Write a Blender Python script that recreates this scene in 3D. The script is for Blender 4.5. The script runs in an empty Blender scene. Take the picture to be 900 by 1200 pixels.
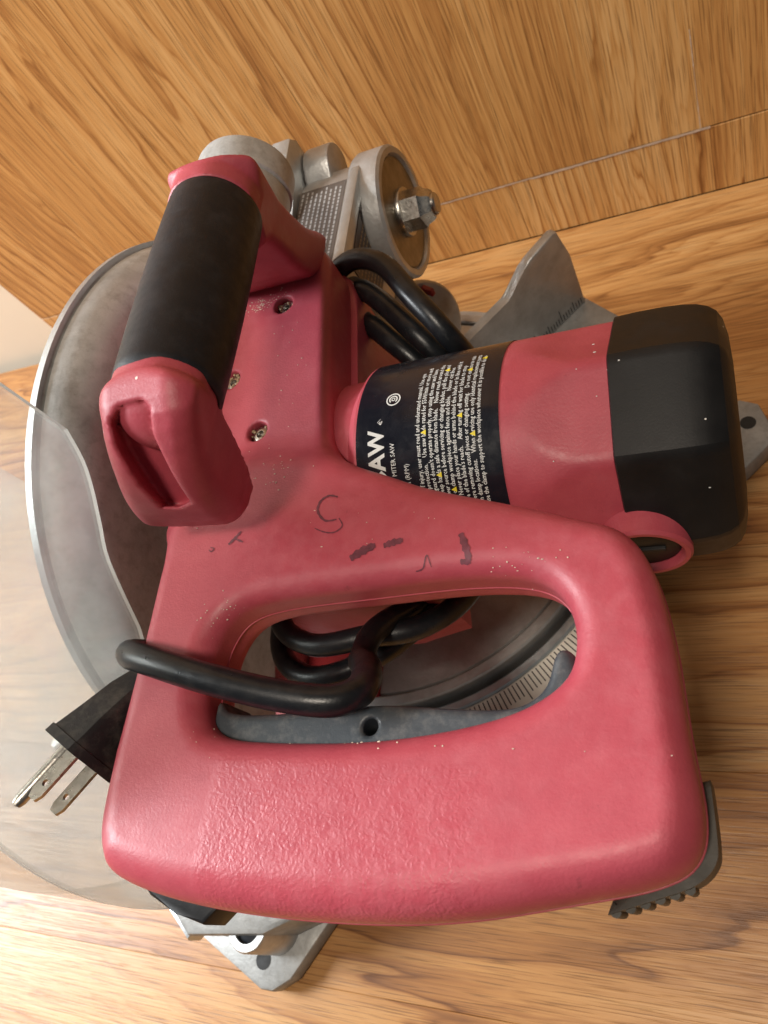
import bpy, bmesh, math, random
import numpy as np
from mathutils import Vector, Matrix
random.seed(7); np.random.seed(7)
S = bpy.context.scene
COL = S.collection
R = math.radians

# ------------------------------------------------------------------ camera, world, lamps
cd = bpy.data.cameras.new('camera'); cam = bpy.data.objects.new('camera', cd); COL.objects.link(cam)
cd.sensor_fit = 'VERTICAL'; cd.sensor_height = 24.0; cd.lens = 18.0
cd.clip_start = .01; cd.clip_end = 60
cam.matrix_world = Matrix(((.8998, .0987, .4251, 0), (.1089, .8925, -.4377, 0), (-.4225, .4401, .7923, .52), (0, 0, 0, 1)))
cd.dof.use_dof = True; cd.dof.focus_distance = .30; cd.dof.aperture_fstop = 14.0
S.camera = cam

w = bpy.data.worlds.new('World'); S.world = w; w.use_nodes = True
bg = w.node_tree.nodes['Background']
bg.inputs['Color'].default_value = (.94, .97, 1.0, 1); bg.inputs['Strength'].default_value = .075

def area(name, loc, target, sx, sy, power, col):
    l = bpy.data.lights.new(name, 'AREA'); l.shape = 'RECTANGLE'; l.size = sx; l.size_y = sy
    l.energy = power; l.color = col
    o = bpy.data.objects.new(name, l); COL.objects.link(o); o.location = loc
    o.rotation_euler = (Vector(target) - Vector(loc)).to_track_quat('-Z', 'Y').to_euler()
    return o
area('window_light', (-2.15, .02, 1.38), (-.15, .15, .15), .70, .85, 90, (.94, .975, 1.0))
area('ceiling_light', (-.05, -.45, 2.1), (-.12, .12, 0),   .30, .30, 20, (1.0, .88, .74))
S.view_settings.view_transform = 'Standard'; S.view_settings.look = 'None'
S.view_settings.exposure = .13; S.view_settings.gamma = 1; S.view_settings.use_curve_mapping = False
S.cycles.max_bounces = 8; S.cycles.transparent_max_bounces = 12
S.cycles.use_denoising = True

# ------------------------------------------------------------------ node helpers
class NT:
    def __init__(s, name):
        m = bpy.data.materials.new(name); m.use_nodes = True; s.m = m; s.t = m.node_tree
        s.b = s.t.nodes['Principled BSDF']; s.out = s.t.nodes['Material Output']
    def n(s, typ, ins=None, **kw):
        x = s.t.nodes.new(typ)
        for k, v in kw.items(): setattr(x, k, v)
        for k, v in (ins or {}).items(): s.set(x, k, v)
        return x
    def set(s, x, k, v):
        if hasattr(v, 'is_output') or isinstance(v, bpy.types.NodeSocket): s.t.links.new(v, x.inputs[k])
        elif hasattr(v, 'outputs'): s.t.links.new(v.outputs[0], x.inputs[k])
        else: x.inputs[k].default_value = v
    def p(s, **kw):
        for k, v in kw.items(): s.set(s.b, k.replace('_', ' '), v)
    def math(s, op, a, b=0., c=None, clamp=False):
        x = s.n('ShaderNodeMath', operation=op, use_clamp=clamp); s.set(x, 0, a); s.set(x, 1, b)
        if c is not None: s.set(x, 2, c)
        return x.outputs[0]
    def ramp(s, fac, stops, interp='LINEAR'):
        x = s.n('ShaderNodeValToRGB'); s.set(x, 0, fac); cr = x.color_ramp; cr.interpolation = interp
        while len(cr.elements) < len(stops): cr.elements.new(.5)
        for e, (pos, c) in zip(cr.elements, stops):
            e.position = pos; e.color = (c, c, c, 1) if not isinstance(c, tuple) else c + (1,)
        return x.outputs[0]
    def mix(s, fac, a, b, blend='MIX'):
        x = s.n('ShaderNodeMix', data_type='RGBA', blend_type=blend)
        s.set(x, 0, fac); s.set(x, 6, a if not isinstance(a, tuple) else a + (1,)); s.set(x, 7, b if not isinstance(b, tuple) else b + (1,))
        return x.outputs[2]
    def coord(s, which='Object'): return s.n('ShaderNodeTexCoord').outputs[which]
    def noise(s, vec, scale, detail=3, rough=.55, out=0):
        return s.n('ShaderNodeTexNoise', {'Vector': vec, 'Scale': scale, 'Detail': detail, 'Roughness': rough}).outputs[out]
    def bump(s, h, strength, dist, normal=None):
        x = s.n('ShaderNodeBump', {'Height': h, 'Strength': strength, 'Distance': dist})
        if normal is not None: s.set(x, 'Normal', normal)
        s.set(s.b, 'Normal', x.outputs[0]); return x.outputs[0]

def wood(name, long_axis, cols, seed, dark=1.0, wide=62.):
    """oak laminate: arched and straight growth rings, pores, per-plank offset and tone"""
    k = NT(name); co = k.coord('Object'); inf = k.n('ShaderNodeObjectInfo')
    off = k.n('ShaderNodeVectorMath', {0: inf.outputs['Location'], 1: (3.17, 7.31, 5.77)}, operation='MULTIPLY').outputs[0]
    v = k.n('ShaderNodeVectorMath', {0: co, 1: off}, operation='ADD').outputs[0]
    sep = k.n('ShaderNodeSeparateXYZ', {0: v}); ax = {'X': 0, 'Y': 1, 'Z': 2}
    L = sep.outputs[long_axis[0]]; W = sep.outputs[long_axis[1]]
    vec = lambda a, b: k.n('ShaderNodeCombineXYZ', {0: k.math('MULTIPLY', L, a), 1: k.math('MULTIPLY', W, b), 2: seed}).outputs[0]
    big = k.noise(vec(1.0, 4.8), 1.0, 1.0, .4)
    mid = k.noise(vec(3.2, 26.), 1.0, 2.5, .55)
    wob = k.noise(vec(14., 90.), 1.0, 2, .5)
    ph = k.math('ADD', k.math('MULTIPLY', W, wide), k.math('ADD', k.math('MULTIPLY', big, 13.5), k.math('ADD', k.math('MULTIPLY', mid, 2.0), k.math('MULTIPLY', wob, .55))))
    fr = k.math('FRACT', ph)
    ring = k.ramp(fr, [(0, .0), (.06, .45), (.30, .80), (.78, 1.0), (.95, .80), (1, .0)])
    fr2 = k.math('FRACT', k.math('ADD', k.math('MULTIPLY', ph, 3.27), k.math('MULTIPLY', k.noise(vec(6., 150.), 1.0, 2, .5), 1.3)))
    ring2 = k.ramp(fr2, [(0, .1), (.18, .6), (.6, 1.0), (.9, .85), (1, .1)])
    fine = k.noise(vec(5.5, 620.), 1.0, 4, .66)
    strk = k.noise(vec(.9, 120.), 1.0, 3, .6)
    pore = k.ramp(k.noise(vec(22., 1250.), 1.0, 2, .6), [(.0, 0.), (.36, 0.), (.46, 1.), (1, 1.)])
    patch = k.noise(vec(2.0, 11.), 1.0, 2, .5)
    rs1 = k.ramp(k.noise(vec(1.3, 12.), 1.0, 2, .5), [(.34, .12), (.64, .78)])
    rs2 = k.ramp(k.noise(vec(1.9, 21.), 1.0, 2, .5), [(.38, .08), (.66, .40)])
    t = k.math('ADD', k.math('MULTIPLY', k.math('SUBTRACT', ring, .74), rs1), k.math('MULTIPLY', k.math('SUBTRACT', ring2, .7), rs2))
    t = k.math('ADD', t, k.math('MULTIPLY', k.math('SUBTRACT', fine, .5), .62))
    t = k.math('ADD', t, k.math('MULTIPLY', k.math('SUBTRACT', strk, .5), .50))
    t = k.math('ADD', t, k.math('MULTIPLY', k.math('SUBTRACT', patch, .5), .80))
    t = k.math('ADD', t, .585)
    t = k.math('ADD', t, k.math('MULTIPLY', k.math('SUBTRACT', inf.outputs['Random'], .5), .22))
    c = k.ramp(t, cols)
    c = k.mix(k.math('MULTIPLY', k.math('SUBTRACT', 1., pore), .55), c, tuple(x * .45 for x in cols[0][1]))
    k.p(Base_Color=c, Roughness=k.ramp(fine, [(.2, .46), (.8, .34)]))
    k.set(k.b, 'Specular IOR Level', .42)
    k.bump(k.math('ADD', k.math('MULTIPLY', pore, .5), fine), .22, .0006)
    return k.m

WALLWOOD = wood('oak_wall_laminate', (2, 0), [(.0, (.24, .088, .020)), (.38, (.42, .185, .050)), (.62, (.55, .275, .084)), (1., (.68, .395, .155))], 3.3)
FLOORWOOD = wood('oak_floor_laminate', (0, 1), [(.0, (.16, .058, .014)), (.38, (.32, .134, .037)), (.62, (.43, .205, .064)), (1., (.545, .31, .122))], 8.1, wide=44.)

def plastic_red(name='red_plastic', pebble=False):
    k = NT(name); co = k.coord('Object')
    n1 = k.noise(co, 70, 6, .66); n2 = k.noise(co, 160, 4, .6); n3 = k.noise(co, 14, 3, .5)
    c = k.ramp(n1, [(.25, (.385, .054, .078)), (.5, (.425, .064, .090)), (.75, (.46, .078, .104))])
    dust = k.ramp(k.math('MULTIPLY', n3, n2), [(.25, 0.), (.5, .10)])
    c = k.mix(dust, c, (.62, .27, .30))
    grime = k.ramp(k.noise(co, 75, 6, .75), [(.27, .6), (.34, 0.)])
    c = k.mix(k.math('MULTIPLY', grime, .7), c, (.10, .022, .025))
    vor = k.n('ShaderNodeTexVoronoi', {'Vector': co, 'Scale': 95.}, feature='F1')
    sp = k.math('MULTIPLY', k.math('LESS_THAN', vor.outputs['Distance'], .052), k.math('GREATER_THAN', k.n('ShaderNodeSeparateColor', {0: vor.outputs['Color']}).outputs[0], .93))
    c = k.mix(sp, c, (.75, .68, .6))
    rough = k.ramp(n2, [(.3, .40), (.7, .54)])
    fine = k.noise(co, 900, 3, .6)
    h = k.math('MULTIPLY', fine, .35)
    if pebble:
        sx = k.n('ShaderNodeSeparateXYZ', {0: co})
        x, y = sx.outputs[0], sx.outputs[1]
        mk = k.math('MULTIPLY', k.n('ShaderNodeMapRange', {'Value': x, 1: -.1730, 2: -.1695, 3: 0., 4: 1.}).outputs[0],
                    k.n('ShaderNodeMapRange', {'Value': x, 1: -.082, 2: -.070, 3: 1., 4: 0.}).outputs[0])
        mk = k.math('MULTIPLY', mk, k.n('ShaderNodeMapRange', {'Value': y, 1: .0335, 2: .036, 3: 1., 4: 0.}).outputs[0])
        v2 = k.n('ShaderNodeTexVoronoi', {'Vector': k.n('ShaderNodeVectorMath', {0: co, 1: k.n('ShaderNodeVectorMath', {0: k.noise(co, 300, 2, .5, 1), 'Scale': .004}, operation='SCALE').outputs[0]}, operation='ADD').outputs[0], 'Scale': 760.}, feature='SMOOTH_F1')
        ph = k.math('SUBTRACT', 1., v2.outputs['Distance'])
        h = k.math('ADD', h, k.math('MULTIPLY', mk, k.math('MULTIPLY', ph, .52)))
        rough = k.math('SUBTRACT', rough, k.math('MULTIPLY', mk, .06))
    k.p(Base_Color=c, Roughness=rough)
    k.set(k.b, 'Specular IOR Level', .5)
    k.bump(h, .35, .0008)
    return k.m
RED = plastic_red(); REDGRIP = plastic_red('red_plastic_pebbled_grip', True)

def simple(name, col, rough, metal=0., var=.15, scale=60, bump=.1, bscale=700, dust=0., dustcol=(.5, .47, .43), spec=.5):
    k = NT(name); co = k.coord('Object')
    n = k.noise(co, scale, 5, .6)
    c = k.ramp(n, [(.25, tuple(x * (1 - var) for x in col)), (.75, tuple(min(1, x * (1 + var)) for x in col))])
    if dust:
        d = k.ramp(k.noise(co, scale * 2.3, 6, .7), [(.48, 0.), (.72, dust)])
        c = k.mix(d, c, dustcol)
    k.p(Base_Color=c, Metallic=metal, Roughness=k.ramp(k.noise(co, scale * 3, 4, .6), [(.3, max(.05, rough - .07)), (.7, min(1, rough + .07))]))
    k.set(k.b, 'Specular IOR Level', spec)
    k.bump(k.noise(co, bscale, 3, .6), bump, .0008)
    return k.m
def speckled(name, col, rough, th=.93):
    k = NT(name); co = k.coord('Object')
    n = k.noise(co, 60, 6, .65)
    c = k.ramp(n, [(.3, tuple(x * .75 for x in col)), (.55, col), (.75, tuple(x * 1.7 for x in col))])
    vor = k.n('ShaderNodeTexVoronoi', {'Vector': co, 'Scale': 105.}, feature='F1')
    sp = k.math('MULTIPLY', k.math('LESS_THAN', vor.outputs['Distance'], .085), k.math('GREATER_THAN', k.n('ShaderNodeSeparateColor', {0: vor.outputs['Color']}).outputs[0], th))
    c = k.mix(sp, c, (.8, .76, .7))
    k.p(Base_Color=c, Roughness=k.ramp(n, [(.3, rough - .06), (.7, rough + .08)]))
    k.set(k.b, 'Specular IOR Level', .32)
    k.bump(k.noise(co, 1300, 3, .6), .07, .0005)
    return k.m
RUBBER = simple('black_rubber', (.0075, .0095, .0135), .5, var=.25, spec=.35, dust=.07, dustcol=(.16, .17, .19), bump=.12, bscale=1500)
CAPBLK = speckled('black_plastic', (.0095, .0092, .0095), .46)
CORD = simple('black_cord_rubber', (.008, .009, .011), .34, var=.3, spec=.4, dust=.10, dustcol=(.13, .125, .115), bump=.1, bscale=900)
PLUGM = simple('plug_rubber', (.011, .011, .012), .55, var=.3, dust=.22, dustcol=(.25, .22, .18), bump=.15)
TRIG = simple('dark_grey_plastic', (.045, .055, .066), .45, var=.12, dust=.22, dustcol=(.35, .33, .3), scale=90)
BUMPER = simple('taupe_rubber', (.062, .056, .046), .6, var=.2, dust=.2, dustcol=(.18, .16, .13))
ALU = simple('cast_aluminium', (.46, .46, .45), .42, metal=.6, var=.2, scale=45, bump=.22, bscale=500, dust=.35, dustcol=(.24, .21, .18))
ALUDK = simple('dull_cast_aluminium', (.29, .29, .28), .5, metal=.25, var=.25, scale=55, bump=.25, bscale=420, dust=.5, dustcol=(.15, .14, .125))
ALUBR = simple('bright_worn_aluminium', (.48, .51, .52), .4, metal=.75, var=.14, scale=80, bump=.15, bscale=500)
ALUPAINT = simple('grey_painted_aluminium', (.42, .435, .43), .45, metal=.12, var=.20, scale=70, bump=.16, bscale=800, dust=.55, dustcol=(.20, .19, .175))
STEEL = simple('zinc_steel', (.50, .48, .44), .32, metal=1., var=.25, scale=160, bump=.15, dust=.4, dustcol=(.2, .15, .09))
BRASS = simple('tarnished_plate', (.25, .22, .165), .42, metal=.85, var=.3, scale=70, bump=.1, dust=.4, dustcol=(.13, .10, .06))
SAWDUST = simple('packed_sawdust', (.40, .31, .19), .9, var=.5, scale=500, bump=.6, bscale=900)
WHITEPL = simple('ivory_plastic', (.80, .78, .70), .5, var=.06)
DARK = simple('black_recess', (.008, .008, .008), .7)
INKW = simple('white_print', (.62, .62, .60), .5, var=.08)
INKY = simple('yellow_print', (.75, .60, .03), .5, var=.05)
INKK = simple('black_print', (.02, .02, .02), .5)
MARK = simple('marker_ink', (.15, .034, .052), .5, var=.45, scale=260)
REDDK = simple('dark_red_paint', (.30, .015, .02), .5, dust=.3, dustcol=(.12, .05, .04))
CREAM = simple('cream_paint', (.74, .65, .52), .6, var=.03, scale=8, bump=.05)
LABEL = simple('glossy_black_label', (.008, .009, .014), .22, var=.1, bump=.03, bscale=300, dust=.05, dustcol=(.12, .12, .13))
STICK = simple('grey_brown_sticker', (.11, .095, .085), .42, var=.2, metal=.2)

def clear_plastic():
    k = NT('clear_smoke_plastic'); t = k.t; co = k.coord('Object')
    tr = k.n('ShaderNodeBsdfTransparent', {'Color': (.94, .945, .93, 1)})
    gl = k.n('ShaderNodeBsdfGlossy', {'Color': (1, 1, 1, 1), 'Roughness': .12})
    df = k.n('ShaderNodeBsdfDiffuse', {'Color': (.71, .73, .73, 1)})
    tl = k.n('ShaderNodeBsdfTranslucent', {'Color': (.71, .73, .73, 1)})
    hz = k.n('ShaderNodeMixShader', {0: .65, 1: df, 2: tl})
    scuff = k.ramp(k.noise(co, 35, 5, .6), [(.32, .13), (.75, .31)])
    a = k.n('ShaderNodeMixShader', {0: scuff, 1: tr, 2: hz})
    fr = k.n('ShaderNodeFresnel', {'IOR': 1.45})
    b = k.n('ShaderNodeMixShader', {0: k.math('MINIMUM', k.math('MULTIPLY', fr, .7), .22), 1: a, 2: gl})
    t.links.new(b.outputs[0], k.out.inputs[0])
    return k.m
CLEAR = clear_plastic()
EDGEHI = simple('painted_edge_highlight', (.62, .62, .60), .5, var=.1)  # pale colour paints the bright refraction line along the clear guard's edge

# ------------------------------------------------------------------ object helpers
def tag(o, label=None, cat=None, group=None, kind=None):
    for k, v in (('label', label), ('category', cat), ('group', group), ('kind', kind)):
        if v: o[k] = v
    return o
def empty(name, loc=(0, 0, 0)):
    o = bpy.data.objects.new(name, None); COL.objects.link(o); o.location = loc; o.empty_display_size = .05; return o
def link(name, me, mat, parent=None, smooth=None):
    o = bpy.data.objects.new(name, me); COL.objects.link(o)
    if mat is not None and not me.materials: me.materials.append(mat)
    if parent is not None: o.parent = parent
    if smooth is not None:
        me.polygons.foreach_set('use_smooth', [True] * len(me.polygons))
        if smooth < 180: me.set_sharp_from_angle(angle=R(smooth))
    return o
def from_bm(name, bm, mat, parent=None, smooth=None):
    me = bpy.data.meshes.new(name); bm.normal_update(); bm.to_mesh(me); bm.free(); return link(name, me, mat, parent, smooth)
def from_py(name, v, f, mat, parent=None, smooth=None):
    me = bpy.data.meshes.new(name); me.from_pydata([tuple(map(float, p)) for p in v], [], f); me.update(); return link(name, me, mat, parent, smooth)
def catmull(pts, n=6, closed=True):
    P = [np.array(p, float) for p in pts]; N = len(P); out = []
    for i in range(N if closed else N - 1):
        g = lambda j: P[j % N] if closed else P[min(max(j, 0), N - 1)]
        a, b, c, d = g(i - 1), g(i), g(i + 1), g(i + 2)
        for s in range(n):
            t = s / n
            out.append(.5 * (2 * b + (c - a) * t + (2 * a - 5 * b + 4 * c - d) * t * t + (3 * b - a - 3 * c + d) * t ** 3))
    if not closed: out.append(P[-1])
    return np.array(out)
def rbox(bm, c, s, bev=.002, rot=None, seg=2):
    g = bmesh.ops.create_cube(bm, size=1.); vs = g['verts']
    bmesh.ops.scale(bm, vec=s, verts=vs)
    if bev: 
        r = bmesh.ops.bevel(bm, geom=list({e for v in vs for e in v.link_edges}), offset=bev, segments=seg, profile=.5, affect='EDGES')
        vs = list({v for f in r['faces'] for v in f.verts} | {v for v in vs if v.is_valid})
    if rot is not None: bmesh.ops.rotate(bm, cent=(0, 0, 0), matrix=rot, verts=vs)
    bmesh.ops.translate(bm, vec=c, verts=vs)
    return vs
def axes(d):
    d = Vector(d).normalized(); u = d.orthogonal().normalized(); return d, u, d.cross(u)
def lathe(bm, base, d, prof, n=48, a0=0., a1=360., up=None):
    """prof = [(h along axis, radius)], revolved round the axis through base"""
    d = Vector(d).normalized(); u = Vector(up).normalized() if up else d.orthogonal().normalized(); v = d.cross(u)
    full = abs(a1 - a0 - 360) < 1e-6; m = n if full else n + 1; rows = []
    for h, r in prof:
        if r < 1e-6: rows.append([bm.verts.new(Vector(base) + d * h)]); continue
        rows.append([bm.verts.new(Vector(base) + d * h + (u * math.cos(R(a0 + (a1 - a0) * i / n)) + v * math.sin(R(a0 + (a1 - a0) * i / n))) * r) for i in range(m)])
    for a, b in zip(rows, rows[1:]):
        for i in range(n):
            j = (i + 1) % m
            q = [a[i % len(a)], a[j % len(a)], b[j % len(b)], b[i % len(b)]]
            q = [x for k, x in enumerate(q) if x not in q[:k]]
            if len(q) > 2: bm.faces.new(q)
    return rows
def tube_mesh(pts, rad, n=14, step=6, closed=False, caps=True):
    P = catmull(pts, step, closed); N = len(P); bm = bmesh.new(); rows = []
    up = None
    for i in range(N):
        t = P[(i + 1) % N] - P[i - 1] if closed else P[min(i + 1, N - 1)] - P[max(i - 1, 0)]
        t = Vector(t).normalized()
        up = t.orthogonal().normalized() if up is None else (up - t * up.dot(t)).normalized()
        s = t.cross(up); r = rad(i / (N - 1)) if callable(rad) else rad
        rows.append([bm.verts.new(Vector(P[i]) + (up * math.cos(2 * math.pi * k / n) + s * math.sin(2 * math.pi * k / n)) * r) for k in range(n)])
    for i in range(N if closed else N - 1):
        a, b = rows[i], rows[(i + 1) % N]
        for k in range(n): bm.faces.new((a[k], a[(k + 1) % n], b[(k + 1) % n], b[k]))
    if caps and not closed: bm.faces.new(rows[0][::-1]); bm.faces.new(rows[-1])
    return bm
def prism(bm, poly, z0, z1, M=None, bev=0., seg=2):
    """poly in the local XY plane, extruded in local Z, moved by M"""
    M = M or Matrix.Identity(4)
    a = [bm.verts.new(M @ Vector((p[0], p[1], z0))) for p in poly]; b = [bm.verts.new(M @ Vector((p[0], p[1], z1))) for p in poly]
    n = len(poly); fs = [bm.faces.new(a[::-1]), bm.faces.new(b)]
    for i in range(n): fs.append(bm.faces.new((a[i], a[(i + 1) % n], b[(i + 1) % n], b[i])))
    if bev:
        es = list({e for f in fs[:2] for e in f.edges})
        bmesh.ops.bevel(bm, geom=es, offset=bev, segments=seg, profile=.5, affect='EDGES')
    bmesh.ops.recalc_face_normals(bm, faces=bm.faces)

# ------------------------------------------------------------------ distance-field modelling for moulded plastic
def poly_sdf(x, y, P):
    P = np.asarray(P, float); d = np.full(np.broadcast(x, y).shape, 1e9); s = np.ones_like(d)
    for i in range(len(P)):
        a = P[i]; b = P[i - 1]; ex, ey = b - a
        wx = x - a[0]; wy = y - a[1]
        t = np.clip((wx * ex + wy * ey) / (ex * ex + ey * ey + 1e-12), 0, 1)
        d = np.minimum(d, (wx - ex * t) ** 2 + (wy - ey * t) ** 2)
        c1 = y >= a[1]; c2 = y < b[1]; c3 = ex * wy > ey * wx
        s = np.where((c1 & c2 & c3) | (~c1 & ~c2 & ~c3), -s, s)
    return s * np.sqrt(d)
def smin(a, b, k): h = np.clip(.5 + .5 * (b - a) / k, 0, 1); return b * (1 - h) + a * h - k * h * (1 - h)
def smax(a, b, k): return -smin(-a, -b, k)
def extr(d2, dz, r): 
    a = d2 + r; b = dz + r
    return np.sqrt(np.maximum(a, 0) ** 2 + np.maximum(b, 0) ** 2) + np.minimum(np.maximum(a, b), 0) - r
def boxsdf(x, y, z, c, hs, r):
    qx = np.abs(x - c[0]) - hs[0] + r; qy = np.abs(y - c[1]) - hs[1] + r; qz = np.abs(z - c[2]) - hs[2] + r
    return np.sqrt(np.maximum(qx, 0) ** 2 + np.maximum(qy, 0) ** 2 + np.maximum(qz, 0) ** 2) + np.minimum(np.maximum(qx, np.maximum(qy, qz)), 0) - r
def capsule(x, y, z, a, b, ra, rb):
    a = np.array(a); b = np.array(b); e = b - a; L = e @ e
    t = np.clip(((x - a[0]) * e[0] + (y - a[1]) * e[1] + (z - a[2]) * e[2]) / L, 0, 1)
    return np.sqrt((x - a[0] - e[0] * t) ** 2 + (y - a[1] - e[1] * t) ** 2 + (z - a[2] - e[2] * t) ** 2) - (ra + (rb - ra) * t)
def surfnets(f, lo, hi, h):
    ax = [np.arange(lo[i], hi[i] + h, h) for i in range(3)]
    F = f(ax[0][:, None, None], ax[1][None, :, None], ax[2][None, None, :]).astype(np.float32)
    ins = F < 0; nx, ny, nz = F.shape
    acc = np.zeros((nx - 1, ny - 1, nz - 1, 3), np.float32); cnt = np.zeros((nx - 1, ny - 1, nz - 1), np.float32)
    quads = []; edges = {}
    for d in range(3):
        sl0 = [slice(None)] * 3; sl1 = [slice(None)] * 3; sl0[d] = slice(0, -1); sl1[d] = slice(1, None)
        a = F[tuple(sl0)]; b = F[tuple(sl1)]; cr = ins[tuple(sl0)] != ins[tuple(sl1)]
        I = np.argwhere(cr); t = a[cr] / (a[cr] - b[cr]); sg = ins[tuple(sl0)][cr]
        p = I.astype(np.float32); p[:, d] += t
        e1, e2 = [(1, 2), (2, 0), (0, 1)][d]
        cells = []
        for o1, o2 in ((0, 0), (-1, 0), (-1, -1), (0, -1)):
            c = I.copy(); c[:, e1] += o1; c[:, e2] += o2; cells.append(c)
            ok = ((c >= 0) & (c < np.array([nx - 1, ny - 1, nz - 1]))).all(1)
            cc = c[ok]; np.add.at(acc, (cc[:, 0], cc[:, 1], cc[:, 2]), p[ok]); np.add.at(cnt, (cc[:, 0], cc[:, 1], cc[:, 2]), 1)
        edges[d] = (cells, sg)
    idx = -np.ones(cnt.shape, int); m = cnt > 0; idx[m] = np.arange(m.sum())
    V = (acc[m] / cnt[m][:, None]) * h + np.array(lo)
    for d in range(3):
        cells, sg = edges[d]
        q = np.stack([idx[np.clip(c[:, 0], 0, nx - 2), np.clip(c[:, 1], 0, ny - 2), np.clip(c[:, 2], 0, nz - 2)] for c in cells], 1)
        q[~sg] = q[~sg][:, ::-1]; quads.append(q)
    Q = np.concatenate(quads)
    e = h * .25
    for _ in range(2):
        x, y, z = V.T; f0 = f(x, y, z)
        g = np.stack([f(x + e, y, z) - f(x - e, y, z), f(x, y + e, z) - f(x, y - e, z), f(x, y, z + e) - f(x, y, z - e)], 1) / (2 * e)
        V = V - np.clip(f0, -h, h)[:, None] * g / np.maximum((g * g).sum(1), .3)[:, None]
    return V, Q
def sdf_obj(name, f, lo, hi, h, mat, parent):
    V, Q = surfnets(f, lo, hi, h)
    me = bpy.data.meshes.new(name)
    me.vertices.add(len(V)); me.vertices.foreach_set('co', V.astype(np.float32).ravel())
    me.loops.add(Q.size); me.loops.foreach_set('vertex_index', Q.astype(np.int32).ravel())
    me.polygons.add(len(Q)); me.polygons.foreach_set('loop_start', np.arange(0, Q.size, 4, dtype=np.int32)); me.polygons.foreach_set('loop_total', np.full(len(Q), 4, np.int32))
    me.polygons.foreach_set('use_smooth', np.ones(len(Q), bool))
    me.update(calc_edges=True); me.validate()
    return link(name, me, mat, parent)
def drop(f, x, y, z0=.42, z1=.15):
    z = z0
    for _ in range(120):
        d = float(f(np.array(x), np.array(y), np.array(z)))
        if d < 5e-5 or z < z1: break
        z -= d * .8
    return z

# ================================================================== SETTING
WY = .564
floor = tag(empty('floor'), kind='structure'); wall = tag(empty('wall', (0, WY, 0)), kind='structure')
_bd = {}
def board(name, parent, lo, hi, mat, bev=.00025):
    s = tuple(round(b - a, 4) for a, b in zip(lo, hi)); key = (s, mat.name)
    if key not in _bd:
        bm = bmesh.new(); rbox(bm, (0, 0, 0), s, bev, seg=1); me = bpy.data.meshes.new(name); bm.to_mesh(me); bm.free(); me.materials.append(mat); _bd[key] = me
    o = bpy.data.objects.new(name, _bd[key]); COL.objects.link(o)
    o.location = [(a + b) / 2 for a, b in zip(lo, hi)]
    if parent: o.parent = parent; o.location = Vector(o.location) - parent.location
    return o
PW = .147; g = .00006
y0 = -.062 - PW * 6
for i in range(11):
    ya = y0 + i * PW
    if ya > WY: break
    for k in range(4):
        xa = -3.2 + k * 1.62 + (i % 3) * .12
        board('plank', floor, (xa + g, ya + g, -.008), (xa + 1.62 - g, min(ya + PW, WY) - g, 0), FLOORWOOD)
board('floor_base', floor, (-3, -1.6, -.03), (3.2, WY, -.0083), DARK, 0)
# wall: a tall upper row of boards over a short lower row, the joint 65 mm above the floor
for i in range(-2, 6):
    xb = -.003 - i * PW
    if xb - PW > -.75: board('plank', wall, (xb - PW + g, WY + .0005, .0658), (xb - g, WY + .008, 1.3), WALLWOOD)
lows = [-.738, -.61, -.52, -.38, -.30, -.158, -.020, .0035, .026, .10, .19, .31]
for a, b in zip(lows, lows[1:]): board('plank', wall, (a + g, WY + .0005, .0004), (b - g, WY + .008, .0645), WALLWOOD)
board('wall_core', wall, (-.738, WY + .0083, -.03), (.6, WY + .10, 1.3), DARK, 0)
bm = bmesh.new()
random.seed(3)
xs = np.linspace(-.235, .004, 60)
top = [.0660 + random.uniform(0, .0004) for _ in xs]; bot = [.0642 + random.uniform(-.0004, .0002) + (.0007 if x < -.14 else 0) for x in xs]
ra = [bm.verts.new((x, WY - .0001, t)) for x, t in zip(xs, top)]; rb = [bm.verts.new((x, WY - .0001, t)) for x, t in zip(xs, bot)]
for i in range(len(xs) - 1): bm.faces.new((ra[i], ra[i + 1], rb[i + 1], rb[i]))
JOINT = simple('pale_chipped_core', (.52, .38, .27), .8, var=.25, scale=200)
o = from_bm('chipped_edge', bm, JOINT, wall); o.location = Vector((0, 0, 0)) - wall.location
bm = bmesh.new(); prev = None
for z in np.linspace(.066, .150, 40):
    wd = random.uniform(.0002, .0005) * (1 if z < .09 or z > .12 else .5); row = [bm.verts.new((-.003 - wd, WY - .0001, z)), bm.verts.new((-.003 + wd, WY - .0001, z))]
    if prev: bm.faces.new((prev[0], prev[1], row[1], row[0]))
    prev = row
o = from_bm('chipped_edge', bm, JOINT, wall); o.location = -wall.location
cw = tag(empty('side_wall', (-1.2, .9, 0)), kind='structure')
board('wall_panel', cw, (-2.6, WY + .012, -.03), (-.7395, WY + .10, 2.0), CREAM, .001)

# ================================================================== MITRE SAW
saw = tag(empty('miter_saw', (-.2, .2, 0)), 'dusty red miter saw with black carry grip and coiled cord on wood floor', 'miter saw')
def sp(o):   # keep world-space mesh coordinates under the saw root
    o.location = -saw.location if o.parent is saw else o.location; return o
root = saw
SAWINV = Matrix.Translation(-saw.location)
class _Shift: pass
def on_saw(o): o.matrix_parent_inverse = SAWINV; return o

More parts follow.
